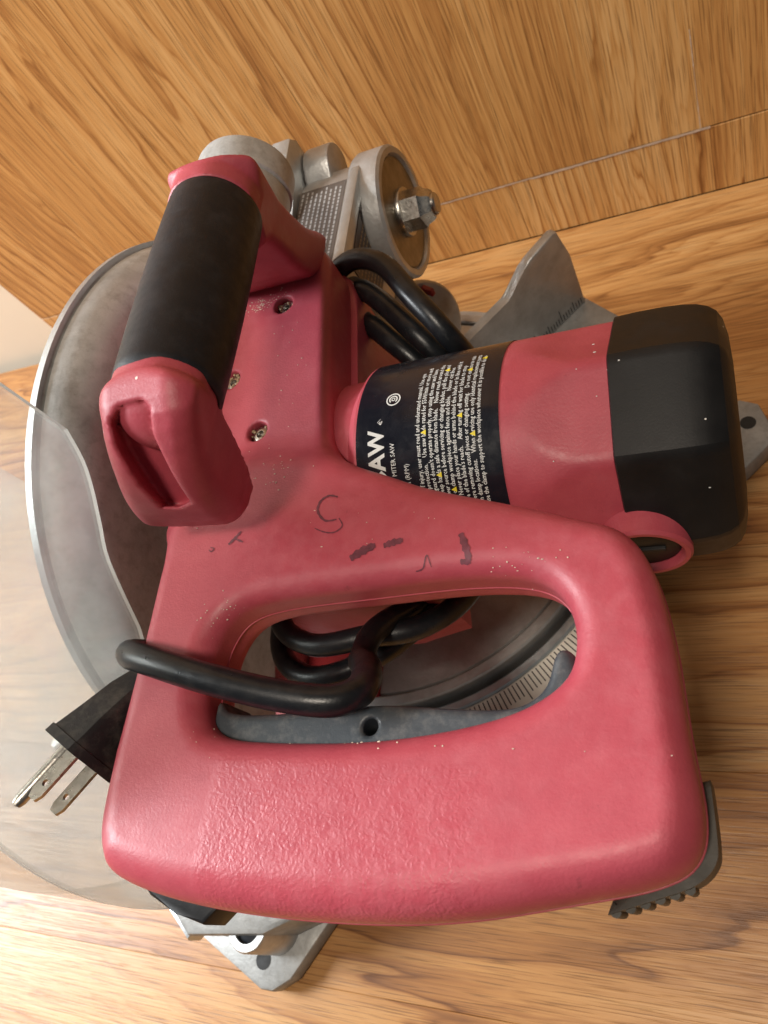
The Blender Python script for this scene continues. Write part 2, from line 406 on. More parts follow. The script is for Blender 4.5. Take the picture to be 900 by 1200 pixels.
# ---- cast base, laid at 45 degrees to the head
O0 = Vector((-.235, .257, 0)); U = Vector((.70711, .70711, 0)); Vv = Vector((.70711, -.70711, 0))
BM = Matrix(((U.x, Vv.x, 0, O0.x), (U.y, Vv.y, 0, O0.y), (0, 0, 1, 0), (0, 0, 0, 1)))   # (u, v) -> world
base_bm = bmesh.new()
foot = lambda s: [(-.29, -.05), (-.20, -.08), (.12, -.05), (.200, -.02), (.207, .06), (.207, .10), (.12, .135), (.04, .152), (-.09, .158), (-.222, .171), (-.25, .162), (-.296, .126), (-.300, .09)]
prism(base_bm, foot(0), .012, .058, BM, .004)
prism(base_bm, [(-.285, -.04), (.03, -.07), (.207, -.008), (.207, .06), (.10, .12), (-.20, .12), (-.285, .07)], .057, .0785, BM, .003)
# turntable rim rings
base = on_saw(from_bm('base', base_bm, ALUDK, root, 40))
def ring_part(name, c, r0, r1, z0, z1, mat, a0=0, a1=360, n=96, bev=.001):
    b = bmesh.new()
    lathe(b, Vector((c[0], c[1], 0)), (0, 0, 1), [(z0, r0), (z1 - bev, r0), (z1, r0 + bev), (z1, r1 - bev), (z1 - bev, r1), (z0, r1)], n, a0, a1, up=(1, 0, 0))
    return on_saw(from_bm(name, b, mat, root, 40))
TC = (O0.x + .004 * U.x, O0.y + .004 * U.y)
b = bmesh.new(); lathe(b, (TC[0], TC[1], 0), (0, 0, 1), [(.06, .150), (.0795, .150), (.0805, .149), (.0805, .0)], 96)
on_saw(from_bm('turntable', b, ALU, root, 40))
ring_part('turntable_rim', TC, .151, .1585, .055, .0825, ALU)
ring_part('outer_rim', TC, .1625, .1685, .05, .074, ALUBR)
scale = ring_part('miter_scale', TC, .1685, .186, .05, .0725, WHITEPL, -80, 20, 60)
b = bmesh.new()
for k in range(-80, 20):
    a = R(k + .5); c, s_ = math.cos(a), math.sin(a); L0 = .170; L1 = .184 if k % 5 == 0 else .180
    Mt = Matrix.Translation((TC[0], TC[1], 0)) @ Matrix.Rotation(a, 4, 'Z')
    prism(b, [(L0, -.00035), (L1, -.00035), (L1, .00035), (L0, .00035)], .0725, .0727, Mt)
o = from_bm('scale_mark', b, INKK, scale); o['kind'] = 'stuff'; o.matrix_parent_inverse = Matrix.Identity(4)
b = bmesh.new(); prism(b, [(-.315, .055), (-.2225, .055), (-.2225, .40), (-.315, .40)], .078, .0822, None, .001)
on_saw(from_bm('kerf_insert', b, REDDK, root))
# fence, upright plate along u with the stepped tall end and engraved ruler
def fmat(): return Matrix(((U.x, 0, Vv.x, O0.x), (U.y, 0, Vv.y, O0.y), (0, 1, 0, 0), (0, 0, 0, 1)))  # (u, z, v)
b = bmesh.new()
prism(b, [(.03, .0785), (.2035, .0785), (.2035, .128), (.199, .1525), (.196, .154), (.173, .1515), (.168, .149), (.152, .138), (.148, .1365), (.03, .1365)], -.007, 0, fmat(), .0012)
fence = on_saw(from_bm('fence', b, ALU, root, 40))
b = bmesh.new()
prism(b, [(-.28, .0785), (-.10, .0785), (-.10, .1365), (-.28, .1365)], -.007, 0, fmat(), .0012)
on_saw(from_bm('fence', b, ALU, root, 40))
b = bmesh.new()
for k in range(0, 70):
    u_ = .03 + k * .0025
    if u_ > .201: break
    h = .012 if k % 10 == 0 else (.0085 if k % 5 == 0 else .0055)
    prism(b, [(u_, .0805), (u_ + .0005, .0805), (u_ + .0005, .0805 + h), (u_, .0805 + h)], 0, .0002, fmat())
o = from_bm('ruler_mark', b, INKK, fence); o['kind'] = 'stuff'; o.matrix_parent_inverse = SAWINV.inverted() @ SAWINV
# feet
def foot_part(tip, holes, z, mirror=1):
    b = bmesh.new(); prism(b, tip, .0, z, BM, .003); return b
ft = on_saw(from_bm('mounting_foot', foot_part([(.17, .11), (.224, .112), (.2285, .125), (.219, .144), (.206, .152), (.178, .152), (.15, .13)], None, .020), ALUDK, root, 40))
fl = on_saw(from_bm('mounting_foot', foot_part([(-.315, .105), (-.29, .17), (-.283, .177), (-.268, .180), (-.226, .171), (-.226, .12)], None, .016), ALUDK, root, 40))
def hole(c, r, z, parent, mat=DARK, ring=None):
    p = BM @ Vector((c[0], c[1], z)); b = bmesh.new(); lathe(b, p, (0, 0, 1), [(.0002, r), (.0003, 0)], 20)
    o = from_bm('bolt_hole', b, mat, parent); return o
hole((.212, .130), .0052, .020, ft); hole((-.278, .158), .0058, .016, fl)
# raised corner boss with rubber plug on the left end, and worn rim
b = bmesh.new(); p = BM @ Vector((-.2585, .1495, 0)); lathe(b, p, (0, 0, 1), [(.01, .0165), (.052, .0150), (.054, .0138), (.054, .0094), (.045, .0090)], 32)
on_saw(from_bm('corner_boss', b, ALU, root, 40))
b = bmesh.new(); lathe(b, p, (0, 0, 1), [(.04, .0089), (.051, .0089), (.053, .006), (.0535, 0)], 24); on_saw(from_bm('rubber_plug', b, RUBBER, root, 40))
b = bmesh.new(); prism(b, [(-.308, .085), (-.303, .124), (-.288, .122), (-.285, .085)], .03, .048, BM, .003); on_saw(from_bm('base_lug', b, ALUBR, root, 40))

# ---- upper blade guard, blade, lower clear guard (axis along x)
GC = Vector((0, .2126, .172))
prof = [(-.2918, .02), (-.2918, .1612), (-.2885, .1612), (-.2882, .1570), (-.2868, .1570), (-.2862, .1586), (-.282, .1580), (-.277, .1560), (-.2715, .1515), (-.2685, .1455), (-.268, .1385), (-.268, .03)]
b = bmesh.new(); lathe(b, GC, (1, 0, 0), prof, 90, -15, 200, up=(0, 1, 0))
ug = on_saw(from_bm('blade_guard', b, ALUPAINT, root, 50))
b = bmesh.new(); lathe(b, GC, (1, 0, 0), [(-.2922, .1591), (-.2922, .1616), (-.2882, .1616), (-.2882, .1591)], 90, -15, 200, up=(0, 1, 0))
o = from_bm('rim', b, ALUBR, ug, 50)
b = bmesh.new()
teeth = []
for k in range(160):
    a = 2 * math.pi * k / 160; teeth.append(((.127 if k % 4 < 3 else .123) * math.cos(a), (.127 if k % 4 < 3 else .123) * math.sin(a)))
XM = lambda c: Matrix(((0, 0, 1, c[0]), (1, 0, 0, c[1]), (0, 1, 0, c[2]), (0, 0, 0, 1)))   # local (y, z, x)
prism(b, teeth, -.0012, .0012, XM((-.280, GC.y, GC.z))); on_saw(from_bm('saw_blade', b, STEEL, root))
LC = (.1965, .214); LR = .2165
outer = [(LC[0] + LR * math.cos(R(a)), LC[1] + LR * math.sin(R(a))) for a in np.linspace(99.2, 203, 50)]
inner = [(GC.y + .152 * math.cos(R(a)), GC.z + .152 * math.sin(R(a))) for a in np.linspace(204, 152, 16)]
inner += [tuple(p) for p in catmull([(.0965, .260), (.118, .288), (.132, .299), (.145, .309), (.154, .318), (.162, .331)], 4, False)]
lg = empty('lower_guard'); lg.parent = root; lg.matrix_parent_inverse = SAWINV
b = bmesh.new(); prism(b, outer + inner, -.0011, .0011, XM((-.2612, 0, 0)))
for f in b.faces: f.material_index = 0 if len(f.verts) > 6 else 1
o = from_bm('side_plate', b, CLEAR, lg); o.data.materials.append(EDGEHI)  # side faces carry the painted edge highlight
b = bmesh.new(); prism(b, outer + [(GC.y - .06, GC.z - .05), (GC.y - .05, GC.z + .05)], -.00125, .00125, XM((-.325, 0, 0)), .0006); from_bm('side_plate', b, CLEAR, lg)
b = bmesh.new(); th = .0022
ring2 = outer + [(LC[0] + (LR - th) * math.cos(R(a)), LC[1] + (LR - th) * math.sin(R(a))) for a in np.linspace(203, 99.2, 50)]
prism(b, ring2, -.3237, -.2626, XM((0, 0, 0))); from_bm('outer_wall', b, CLEAR, lg)

# ---- red main housing with D handle: one moulded shell
ZT = lambda y: .300 - .06 * y
Dout = catmull([(-.228, .124), (-.2255, .079), (-.2235, .039), (-.223, .012), (-.219, .000), (-.210, -.0068), (-.184, -.0110), (-.149, -.0118), (-.112, -.0098), (-.082, -.0055), (-.050, .0025), (-.031, .008), (-.0210, .0145), (-.0180, .026), (-.0205, .048), (-.0235, .077), (-.0285, .099), (-.037, .112), (-.052, .1185), (-.074, .1265), (-.107, .1375), (-.135, .150), (-.165, .160), (-.222, .160)], 5)
Din = catmull([(-.190, .066), (-.189, .080), (-.182, .090), (-.165, .0945), (-.130, .0970), (-.090, .0990), (-.066, .0965), (-.055, .088), (-.0515, .074), (-.056, .061), (-.075, .0505), (-.112, .0430), (-.155, .0410), (-.178, .0430), (-.187, .052)], 5)
HALF = .0155
def f_D(x, y, z):
    do = poly_sdf(x, y, Dout); di = poly_sdf(x, y, Din)
    d2 = smax(do, -di, .004)
    zc = .300 - .06 * y - HALF
    return extr(d2, np.abs(z - zc) - HALF, .0090 + .0052 * np.clip((.035 - y) / .03, 0, 1))
Bpoly = catmull([(-.236, .150), (-.240, .20), (-.243, .28), (-.238, .295), (-.20, .297), (-.186, .293), (-.1765, .277), (-.1685, .227), (-.160, .175), (-.152, .150), (-.14, .128), (-.20, .118), (-.236, .128)], 4)
def f_body(x, y, z):
    d2 = poly_sdf(x, y, Bpoly)
    return extr(d2, np.abs(z - .2425) - .0400, .0055)
SCREWS = [(-.1985, .2555), (-.221, .214), (-.198, .1805)]
def f_house(x, y, z):
    d = smin(f_D(x, y, z), f_body(x, y, z), .016)
    for sx, sy in SCREWS:
        d = smax(d, -np.maximum(np.sqrt((x - sx) ** 2 + (y - sy) ** 2) - .0052, .2765 - z), .0012)
    return d
house = on_saw(sdf_obj('housing', f_house, (-.245, -.018, .196), (-.012, .318, .306), .00125, REDGRIP, root))
for sx, sy in SCREWS:
    b = bmesh.new(); lathe(b, (sx, sy, .2768), (0, 0, 1), [(0, .0047), (.0022, .0046), (.003, .0036), (.003, .0019), (.0012, .0017), (.0012, 0)], 24)
    s = from_bm('screw', b, STEEL, house, 40)
    b = bmesh.new()
    for _ in range(14):
        a = random.uniform(0, 6.28); r_ = random.uniform(.0022, .0048)
        bmesh.ops.create_icosphere(b, subdivisions=1, radius=random.uniform(.0005, .0011), matrix=Matrix.Translation((sx + r_ * math.cos(a), sy + r_ * math.sin(a), .2793 + random.uniform(0, .001))))
    o = from_bm('sawdust', b, SAWDUST, s); o['kind'] = 'stuff'
# mould parting lines on the inner wall of the handle and the side of the body
def bead(name, pts, r, mat, parent, step=6): return from_bm(name, tube_mesh(pts, r, 6, step), mat, parent, 180)
for P_, k_ in ((Din, .0165), (Dout[:-12], .0175)):
    from_bm('parting_line', tube_mesh([(p[0], p[1], .300 - .06 * p[1] - k_) for p in P_[::2]], .0004, 6, 2, closed=(k_ < .017)), RED, house, 180)
# lower body side cover
b = bmesh.new(); prism(b, [(p[0] + .0035 if p[0] > -.2 else p[0], p[1]) for p in Bpoly[::2]], .150, .258, None, .002)
on_saw(from_bm('gear_cover', b, RED, root, 50))

# marker scribbles lying on the plastic
def ribbon(b, pts, wd, taper=True):
    P = catmull(pts, 6, False); N = len(P); prev = None
    for i in range(N):
        t = P[min(i + 1, N - 1)] - P[max(i - 1, 0)]; t = t / (np.hypot(*t) + 1e-9); nn = np.array([-t[1], t[0]])
        ww = wd * (.55 + .45 * math.sin(math.pi * min(1, (i + .6) / N))) * (1 + .25 * math.sin(i * 2.1)) if taper else wd
        row = [bm_v(b, P[i] + nn * ww * s) for s in (-.5, 0, .5)]
        if prev:
            for a in range(2): b.faces.new((prev[a], prev[a + 1], row[a + 1], row[a]))
        prev = row
def bm_v(b, q): return b.verts.new((q[0], q[1], drop(f_house, q[0], q[1]) + .00018))
def scribble(pts, wd):
    b = bmesh.new(); ribbon(b, pts, wd); from_bm('marker_scribble', b, MARK, house)
scribble([(-.143, .1345), (-.147, .1355), (-.1505, .1335), (-.151, .129), (-.147, .1245), (-.142, .1245)], .0011)
scribble([(-.141, .125), (-.139, .1215), (-.142, .119), (-.1465, .1195), (-.151, .1215)], .0006)
scribble([(-.133, .107), (-.1285, .1098), (-.1235, .1118)], .0036)
scribble([(-.120, .1112), (-.1165, .1122), (-.1125, .1128)], .0028)
scribble([(-.0905, .1135), (-.0882, .108), (-.0868, .1030)], .0026)
scribble([(-.0902, .1030), (-.0865, .1028)], .0018)
scribble([(-.107, .101), (-.104, .102), (-.1025, .106), (-.101, .102)], .0005)
scribble([(-.191, .118), (-.1885, .1205), (-.186, .1235)], .0014); scribble([(-.1885, .1205), (-.184, .1185)], .0009)
scribble([(-.2005, .1165), (-.199, .1155), (-.198, .1168), (-.2, .1175)], .0006)

# trigger
TR = catmull([(-.186, .056), (-.181, .0525), (-.168, .0515), (-.140, .0535), (-.117, .0555), (-.09, .0545), (-.076, .0545), (-.0675, .0565), (-.0615, .0620), (-.0590, .0710), (-.0560, .0735), (-.0525, .0705), (-.0530, .061), (-.070, .047), (-.112, .0385), (-.16, .036), (-.183, .041)], 4)
HX, HY = -.1205, .0478
def f_trig(x, y, z):
    d = extr(poly_sdf(x, y, TR), np.abs(z - .2745) - .0125, .003)
    return smax(d, -np.maximum(np.sqrt((x - HX) ** 2 + (y - HY) ** 2) - .0030, .270 - z), .0006)
trig = on_saw(sdf_obj('trigger', f_trig, (-.192, .03, .258), (-.05, .078, .291), .001, TRIG, root))
# black lock lever under the front left corner
b = bmesh.new(); prism(b, [(-.227, -.002), (-.2145, -.0118), (-.200, -.0165), (-.188, -.0185), (-.182, -.012), (-.184, .0), (-.21, .012)], .252, .2675, None, .0015)
on_saw(from_bm('lock_lever', b, CAPBLK, root, 40))
# ribbed rubber bumper on the front right corner
bp = catmull([(-.0170, .038), (-.0162, .022), (-.0172, .0155), (-.0225, .0100), (-.0335, .0052), (-.0465, .0002)], 5, False)
bm = bmesh.new(); prism(bm, [tuple(p) for p in bp] + [(-.045, .004), (-.034, .010), (-.026, .016), (-.024, .036)], .258, .2735, None, .0018)
bumper = on_saw(from_bm('corner_bumper', bm, BUMPER, root, 50))
b = bmesh.new()
for i in range(6):
    t = i / 5; x_ = -.0445 + t * .020; y_ = .0012 + t * .0078
    bmesh.ops.create_cone(b, segments=10, radius1=.0016, radius2=.0016, depth=.012, matrix=Matrix.Translation((x_, y_, .2645)), cap_ends=True)
    from_bm('rib', b, BUMPER, bumper, 40); b = bmesh.new()
b.free()

# ---- carry handle: two moulded ends and a rubber sleeve
HA = np.array([-.1725, .139, .3625]); HB = np.array([-.1810, .2370, .3555])
ax_ = (HB - HA) / np.linalg.norm(HB - HA)
LOWP = catmull([(.150, .3805), (.139, .3812), (.124, .3745), (.1155, .358), (.1130, .342), (.1145, .326), (.1190, .310), (.1245, .296), (.1275, .282), (.166, .282), (.160, .300), (.152, .324), (.148, .3435), (.158, .344), (.158, .3805)], 3)
UPP = catmull([(.215, .3755), (.236, .3765), (.2455, .3745), (.2525, .362), (.2600, .344), (.2680, .326), (.2810, .303), (.2940, .288), (.297, .279), (.274, .279), (.256, .300), (.2455, .3220), (.236, .3355), (.215, .338)], 3)
SN = np.array([.46, -.50, .73]); SN /= np.linalg.norm(SN); S1 = np.cross(SN, [0, 0, 1.]); S1 /= np.linalg.norm(S1); S2 = np.cross(SN, S1); SP = np.array([-.190, .118, .350])
SLOT = np.array([(-0.1813, 0.1242, 0.3747), (-0.1758, 0.1278, 0.3772), (-0.1666, 0.1281, 0.3774), (-0.1641, 0.1258, 0.3758), (-0.1667, 0.1204, 0.3697), (-0.1748, 0.1132, 0.3378), (-0.1827, 0.1136, 0.3347), (-0.1881, 0.1133, 0.3366), (-0.1852, 0.114, 0.3528), (-0.1834, 0.1192, 0.3671)]) - SP
SFIT = np.linalg.lstsq(np.stack([SLOT @ S1, SLOT @ S2, np.ones(len(SLOT))], 1), SLOT @ SN, rcond=None)[0]
SLOT = np.stack([SLOT @ S1, SLOT @ S2], 1)
def f_low(x, y, z):
    xc = -.1745 - np.clip(.362 - z, -.01, .09) * .45
    d = extr(poly_sdf(y, z, LOWP), np.abs(x - xc) - .0200 - np.clip((.352 - z) * .11, 0, .0042), .0095)
    qd = -((x - HA[0]) * ax_[0] + (y - HA[1]) * ax_[1] + (z - HA[2]) * ax_[2])
    rad = np.sqrt((x - HA[0] + ax_[0] * qd) ** 2 + (y - HA[1] + ax_[1] * qd) ** 2 + (z - HA[2] + ax_[2] * qd) ** 2)
    return smax(d, rad - .0184 - np.maximum(qd - .001, 0) * 1.0 - np.maximum(HA[2] - .008 - z, 0) * 3.0, .004)
def f_carry(x, y, z):
    d = f_low(x, y, z)
    a = (x - SP[0]) * S1[0] + (y - SP[1]) * S1[1] + (z - SP[2]) * S1[2]; b = (x - SP[0]) * S2[0] + (y - SP[1]) * S2[1] + (z - SP[2]) * S2[2]
    c = (x - SP[0]) * SN[0] + (y - SP[1]) * SN[1] + (z - SP[2]) * SN[2]
    d = smax(d, -smax(poly_sdf(a, b, SLOT), SFIT[0] * a + SFIT[1] * b + SFIT[2] - .0115 - c, .0015), .0015)
    xu = -.1820 - np.clip(.355 - z, -.01, .09) * .34
    hw = .0200 + np.clip(.335 - z, 0, .06) * .12
    u_ = extr(poly_sdf(y, z, UPP), np.abs(x - xu) - hw, .0045)
    qu = (x - HB[0]) * ax_[0] + (y - HB[1]) * ax_[1] + (z - HB[2]) * ax_[2]
    ru = np.sqrt((x - HB[0] - ax_[0] * qu) ** 2 + (y - HB[1] - ax_[1] * qu) ** 2 + (z - HB[2] - ax_[2] * qu) ** 2)
    u_ = smax(u_, ru - .0192 - np.maximum(qu - .006, 0) * 1.2 - np.maximum(HB[2] - .004 - z, 0) * 3.0, .004)
# red collar ends tuck into the sleeve
    d = np.maximum(d, capsule(x, y, z, HA + ax_ * .2, HA - ax_ * .2, .06, .06))
    tub = lambda q: np.sqrt((x - HA[0] - ax_[0] * q) ** 2 + (y - HA[1] - ax_[1] * q) ** 2 + (z - HA[2] - ax_[2] * q) ** 2)
    q = np.clip((x - HA[0]) * ax_[0] + (y - HA[1]) * ax_[1] + (z - HA[2]) * ax_[2], 0, np.linalg.norm(HB - HA))
    core = tub(q) - .0170
    Lh = np.linalg.norm(HB - HA); qq = (x - HA[0]) * ax_[0] + (y - HA[1]) * ax_[1] + (z - HA[2]) * ax_[2]
    d = np.maximum(d, qq - .004); u_ = np.maximum(u_, Lh - .003 - qq)
    return np.minimum(np.minimum(d, u_), core)
carry = on_saw(sdf_obj('carry_handle', f_carry, (-.250, .09, .272), (-.145, .325, .390), .00125, RED, root))
n_ = 26; pts = [HA + (HB - HA) * t for t in np.linspace(.015, .985, n_)]
b = tube_mesh(pts, lambda t: .0187 + .0007 * math.sin(math.pi * t) - (.0010 if t < .012 or t > .988 else 0), 40, 2)
from_bm('rubber_grip', b, RUBBER, carry, 40)

# ---- motor: axis along x
MC = Vector((0, .181, .231))
def facet(a, x):
    r = .0502; t = min(1., max(0., (x + .0790) / .026)); t = t * t * (3 - 2 * t)
    for c, depth in ((106, .0036), (151, .0030), (61, .0030)):
        d = math.cos(a - R(c))
        if d > .3: r = min(r, (.0502 - depth * t) / d)
    return r
b = bmesh.new(); rows = []
for x_, s_ in [(-.190, .88), (-.153, .90), (-.1495, .965), (-.1478, 1.)] + [(-.1478 + .1058 * i / 40, 1.) for i in range(1, 41)] + [(-.0415, .985)]:
    rows.append([b.verts.new((x_, MC.y + facet(R(i * 2.5), x_) * s_ * math.cos(R(i * 2.5)), MC.z + facet(R(i * 2.5), x_) * s_ * math.sin(R(i * 2.5)))) for i in range(144)])
for p, q in zip(rows, rows[1:]):
    for i in range(144): b.faces.new((p[i], p[(i + 1) % 144], q[(i + 1) % 144], q[i]))
motor = on_saw(from_bm('motor_housing', b, RED, root, 40))
# cap: rounded eight-sided cup with one clear crease
def cap_r(a):
    best = .0522
    for k in range(8):
        d = math.cos(a - R(106 + 45 * k))
        if d > .05: best = min(best, .0483 / d)
    return best
b = bmesh.new(); rows = []
for h, s in ((-.0417, .985), (-.0412, 1.0), (-.032, 1.006), (-.022, 1.003), (-.015, .992), (-.010, .975), (-.006, .945), (-.003, .90), (-.001, .83), (.0004, .70), (.001, .5)):
    rows.append([b.verts.new((h, MC.y + cap_r(R(i * 2.5)) * s * math.cos(R(i * 2.5)), MC.z + cap_r(R(i * 2.5)) * s * math.sin(R(i * 2.5)))) for i in range(144)])
for p, q in zip(rows, rows[1:]):
    for i in range(144): b.faces.new((p[i], p[(i + 1) % 144], q[(i + 1) % 144], q[i]))
b.faces.new(rows[-1])
cap = on_saw(from_bm('end_cap', b, CAPBLK, root, 20))
for a in (60, 75, 90, 105, 120, 135):
    b = bmesh.new(); c = (-.0030, MC.y + .036 * math.cos(R(a)), MC.z + .034 * math.sin(R(a)))
    rbox(b, c, (.003, .004, .012), .0005, Matrix.Rotation(R(a - 90), 3, 'X')); from_bm('vent_slot', b, DARK, cap)
# brush holder ring
bd = Vector((.0, -.998, .06)).normalized(); bc = Vector((-.0372, MC.y, MC.z)) + bd * .049
b = bmesh.new(); lathe(b, bc, bd, [(-.02, .0178), (.0045, .0178), (.0058, .0167), (.0058, .0150), (.005, .0142), (.001, .0138)], 48)
br = on_saw(from_bm('brush_holder', b, RED, root, 40))
b = bmesh.new(); lathe(b, bc, bd, [(-.01, .0137), (.002, .0137), (.003, .0125), (.003, .0), ], 40); from_bm('brush_cap', b, CAPBLK, br, 40)
bm = bmesh.new(); rbox(bm, bc + bd * .0032, (.016, .0022, .0022), .0004); from_bm('cap_slot', bm, DARK, br)

# label wrapped round the motor, text reads round the barrel
LX0, LX1 = -.1465, -.0835
b = bmesh.new(); rows = []
for xx in (LX0, LX1): rows.append([b.verts.new((xx, MC.y + .0505 * math.cos(R(a)), MC.z + .0505 * math.sin(R(a)))) for a in np.linspace(10, 215, 80)])
for i in range(79): b.faces.new((rows[0][i], rows[0][i + 1], rows[1][i + 1], rows[1][i]))
label = on_saw(from_bm('warning_label', b, LABEL, root, 180))
RL = .0507
def wrap_text(txt, x, arc0, size, mat, name, bold=0., sx=1.0):
    """baseline at world x, running upwards round the barrel from arc angle arc0 (degrees, front) to the back"""
    cu = bpy.data.curves.new(name, 'FONT'); cu.body = txt; cu.size = size; cu.resolution_u = 1; cu.offset = bold
    t = bpy.data.objects.new(name, cu); COL.objects.link(t)
    dg = bpy.context.evaluated_depsgraph_get(); me = bpy.data.meshes.new_from_object(t.evaluated_get(dg))
    bpy.data.objects.remove(t)
    bm = bmesh.new(); bm.from_mesh(me)
    bmesh.ops.triangulate(bm, faces=bm.faces)
    for v in bm.verts:
        a = R(arc0) - v.co.x * sx / RL
        v.co = Vector((x + v.co.y, MC.y + RL * math.cos(a), MC.z + RL * math.sin(a)))
    bm.to_mesh(me); bm.free(); me.materials.clear()
    return me
def put(me, name, mat): me.name = name; return link(name, me, mat, label)
# x grows to the right in the photograph; glyph tops point to -x, so mirror the baseline direction
def wt(txt, x, arc0, size, mat, name, bold=0., sx=1.):
    me = wrap_text(txt, 0, arc0, size, mat, name, bold, sx)
    for v in me.vertices: v.co.x = x - v.co.x
    return put(me, name, mat)
wt('SAW', -.1335, 126, .0102, INKW, 'brand_word', .00030, 1.0)
wt('®', -.1335, 98.5, .0040, INKW, 'registered_mark')
wt('COMPOUND MITER SAW', -.1285, 143, .0030, INKW, 'small_print', 0, .9)
wt('5000/min (RPM)', -.1228, 139, .0030, INKW, 'small_print', 0, .9)
lines = ['to reduce risk of injury, user must read and understand manual. Use eye',
         'and respiratory protection. ^ Use saw blade rated for 5500/min or more and',
         'guard system. If guard doesn\'t operate properly, stop using the saw and have',
         'position. ^ Keep hands a safe distance from blade. ^ Never reach around the',
         'saw from power source before servicing or changing blades, pull the plug and',
         'blade. ^ Hold or clamp workpiece against fence and table. ^ Never cut free',
         'Hand out. Never place your hands or arms behind the blade or in line with it',
         'to be aware of the blade\'s reach. ^ After turning off wait for blade to stop',
         'to stop before removing cutoff pieces or changing setting. ^ Do not expose to rain',
         'or use in damp locations. ^ When servicing use only identical replacement parts ^',
         'always use the clamp to support the workpiece whenever it is possible to do so']
for i, t in enumerate(lines):
    x_ = -.1170 + i * .00262
    a0 = 148 + (i % 3) * 1.3
    wt(t.replace('^', '  '), x_, a0, 0.00285, INKW, 'warning_text', .00004, .82)
for i, a in ((1, 105.5), (3, 126), (5, 133.5), (7, 100), (9, 109.5), (8, 74), (4, 71), (10, 66)):
    x_ = -.1170 + i * .00262
    tri = bmesh.new(); q = [tri.verts.new((x_ + dx, MC.y + (RL + .0001) * math.cos(R(a + da)), MC.z + (RL + .0001) * math.sin(R(a + da)))) for dx, da in ((.0002, 1.3), (.0002, -1.3), (-.0021, 0))]
    tri.faces.new(q); from_bm('warning_triangle', tri, INKY, label)
b = bmesh.new()
for r0, r1, a0, a1 in ((.0027, .0033, 0, 360), (.0014, .0020, 40, 320), (.0005, .0009, 0, 360)):
    N = 32; prev = None
    for k in range(N + 1):
        a = R(a0 + (a1 - a0) * k / N); row = []
        for r_ in (r0, r1):
            aa = R(85) + r_ * math.cos(a) / RL; row.append(b.verts.new((-.1300 + r_ * math.sin(a), MC.y + RL * math.cos(aa), MC.z + RL * math.sin(aa))))
        if prev: b.faces.new((prev[0], prev[1], row[1], row[0]))
        prev = row
from_bm('approval_mark', b, INKW, label)

# ---- rear arm, hinge, nut, dust port
PC = Vector((0, .372, .222))
b = bmesh.new(); lathe(b, PC, (1, 0, 0), [(-.250, .020), (-.250, .030), (-.1905, .030), (-.190, .0385), (-.188, .0395), (-.1715, .0395), (-.1698, .0380), (-.1698, .0345), (-.1725, .0335), (-.1725, 0)], 72)
hinge = on_saw(from_bm('hinge_barrel', b, ALU, root, 30))
b = bmesh.new(); lathe(b, PC, (1, 0, 0), [(-.1722, .0330), (-.1715, .0325), (-.1715, .008)], 64); from_bm('hinge_plate', b, BRASS, hinge)
b = bmesh.new(); lathe(b, PC, (1, 0, 0), [(-.172, .0145), (-.1695, .0150), (-.1685, .0145), (-.1685, .006)], 40); from_bm('washer', b, STEEL, hinge, 40)
b = bmesh.new(); lathe(b, PC, (1, 0, 0), [(-.1685, .0122), (-.1582, .0122), (-.1565, .0105), (-.153, .0092), (-.1515, .0080), (-.1515, .005)], 6); 
nut = from_bm('hex_nut', b, STEEL, hinge, 25)
b = bmesh.new(); lathe(b, PC, (1, 0, 0), [(-.17, .0066), (-.1502, .0066), (-.1492, .0056), (-.1492, 0)], 24); from_bm('hinge_bolt', b, STEEL, nut, 40)
# arm body towards the housing
b = bmesh.new(); prism(b, [(.295, .195), (.370, .195), (.400, .215), (.402, .232), (.394, .248), (.380, .2575), (.368, .2608), (.295, .2608)], -.2225, -.1835, XM((0, 0, 0)), .004)
arm = on_saw(from_bm('rear_arm', b, ALU, root, 40))
b = bmesh.new(); prism(b, [(.295, .2628), (.368, .2628), (.382, .2592), (.3985, .2470), (.397, .243), (.375, .2535), (.345, .256), (.295, .255)], -.1885, -.1815, XM((0, 0, 0)), .0012); from_bm('rib', b, ALUBR, arm, 40)
# sticker with print
b = bmesh.new(); prism(b, [(-.2205, .297), (-.1900, .297), (-.1900, .3650), (-.2205, .3650)], .2607, .2612); stk = from_bm('data_sticker', b, STICK, arm)
b = bmesh.new()
for k in range(9):
    x_ = -.2190 + k * .0032; y_ = .299
    while y_ < .361:
        l_ = random.uniform(.0012, .0032); q = [(x_, y_), (x_ + .0012, y_), (x_ + .0012, y_ + l_), (x_, y_ + l_)]
        b.faces.new([b.verts.new((p[0], p[1], .26135)) for p in q]); y_ += l_ + .0009
o = from_bm('fine_print', b, simple('grey_print', (.33, .32, .31), .5), stk); o['kind'] = 'stuff'
b = bmesh.new(); prism(b, [(.305, .215), (.372, .215), (.385, .235), (.37, .250), (.345, .2525), (.305, .2515)], -.1833, -.1829, XM((0, 0, 0))); sd = from_bm('side_sticker', b, STICK, arm)
b = bmesh.new()
for k in range(9):
    z_ = .2175 + k * .0036; y_ = .308
    while y_ < .366:
        l_ = random.uniform(.001, .003); q = [(y_, z_), (y_ + l_, z_), (y_ + l_, z_ + .0013), (y_, z_ + .0013)]
        b.faces.new([b.verts.new((-.1827, p[0], p[1])) for p in q]); y_ += l_ + .0009
o = from_bm('fine_print', b, SAWDUST, sd); o['kind'] = 'stuff'
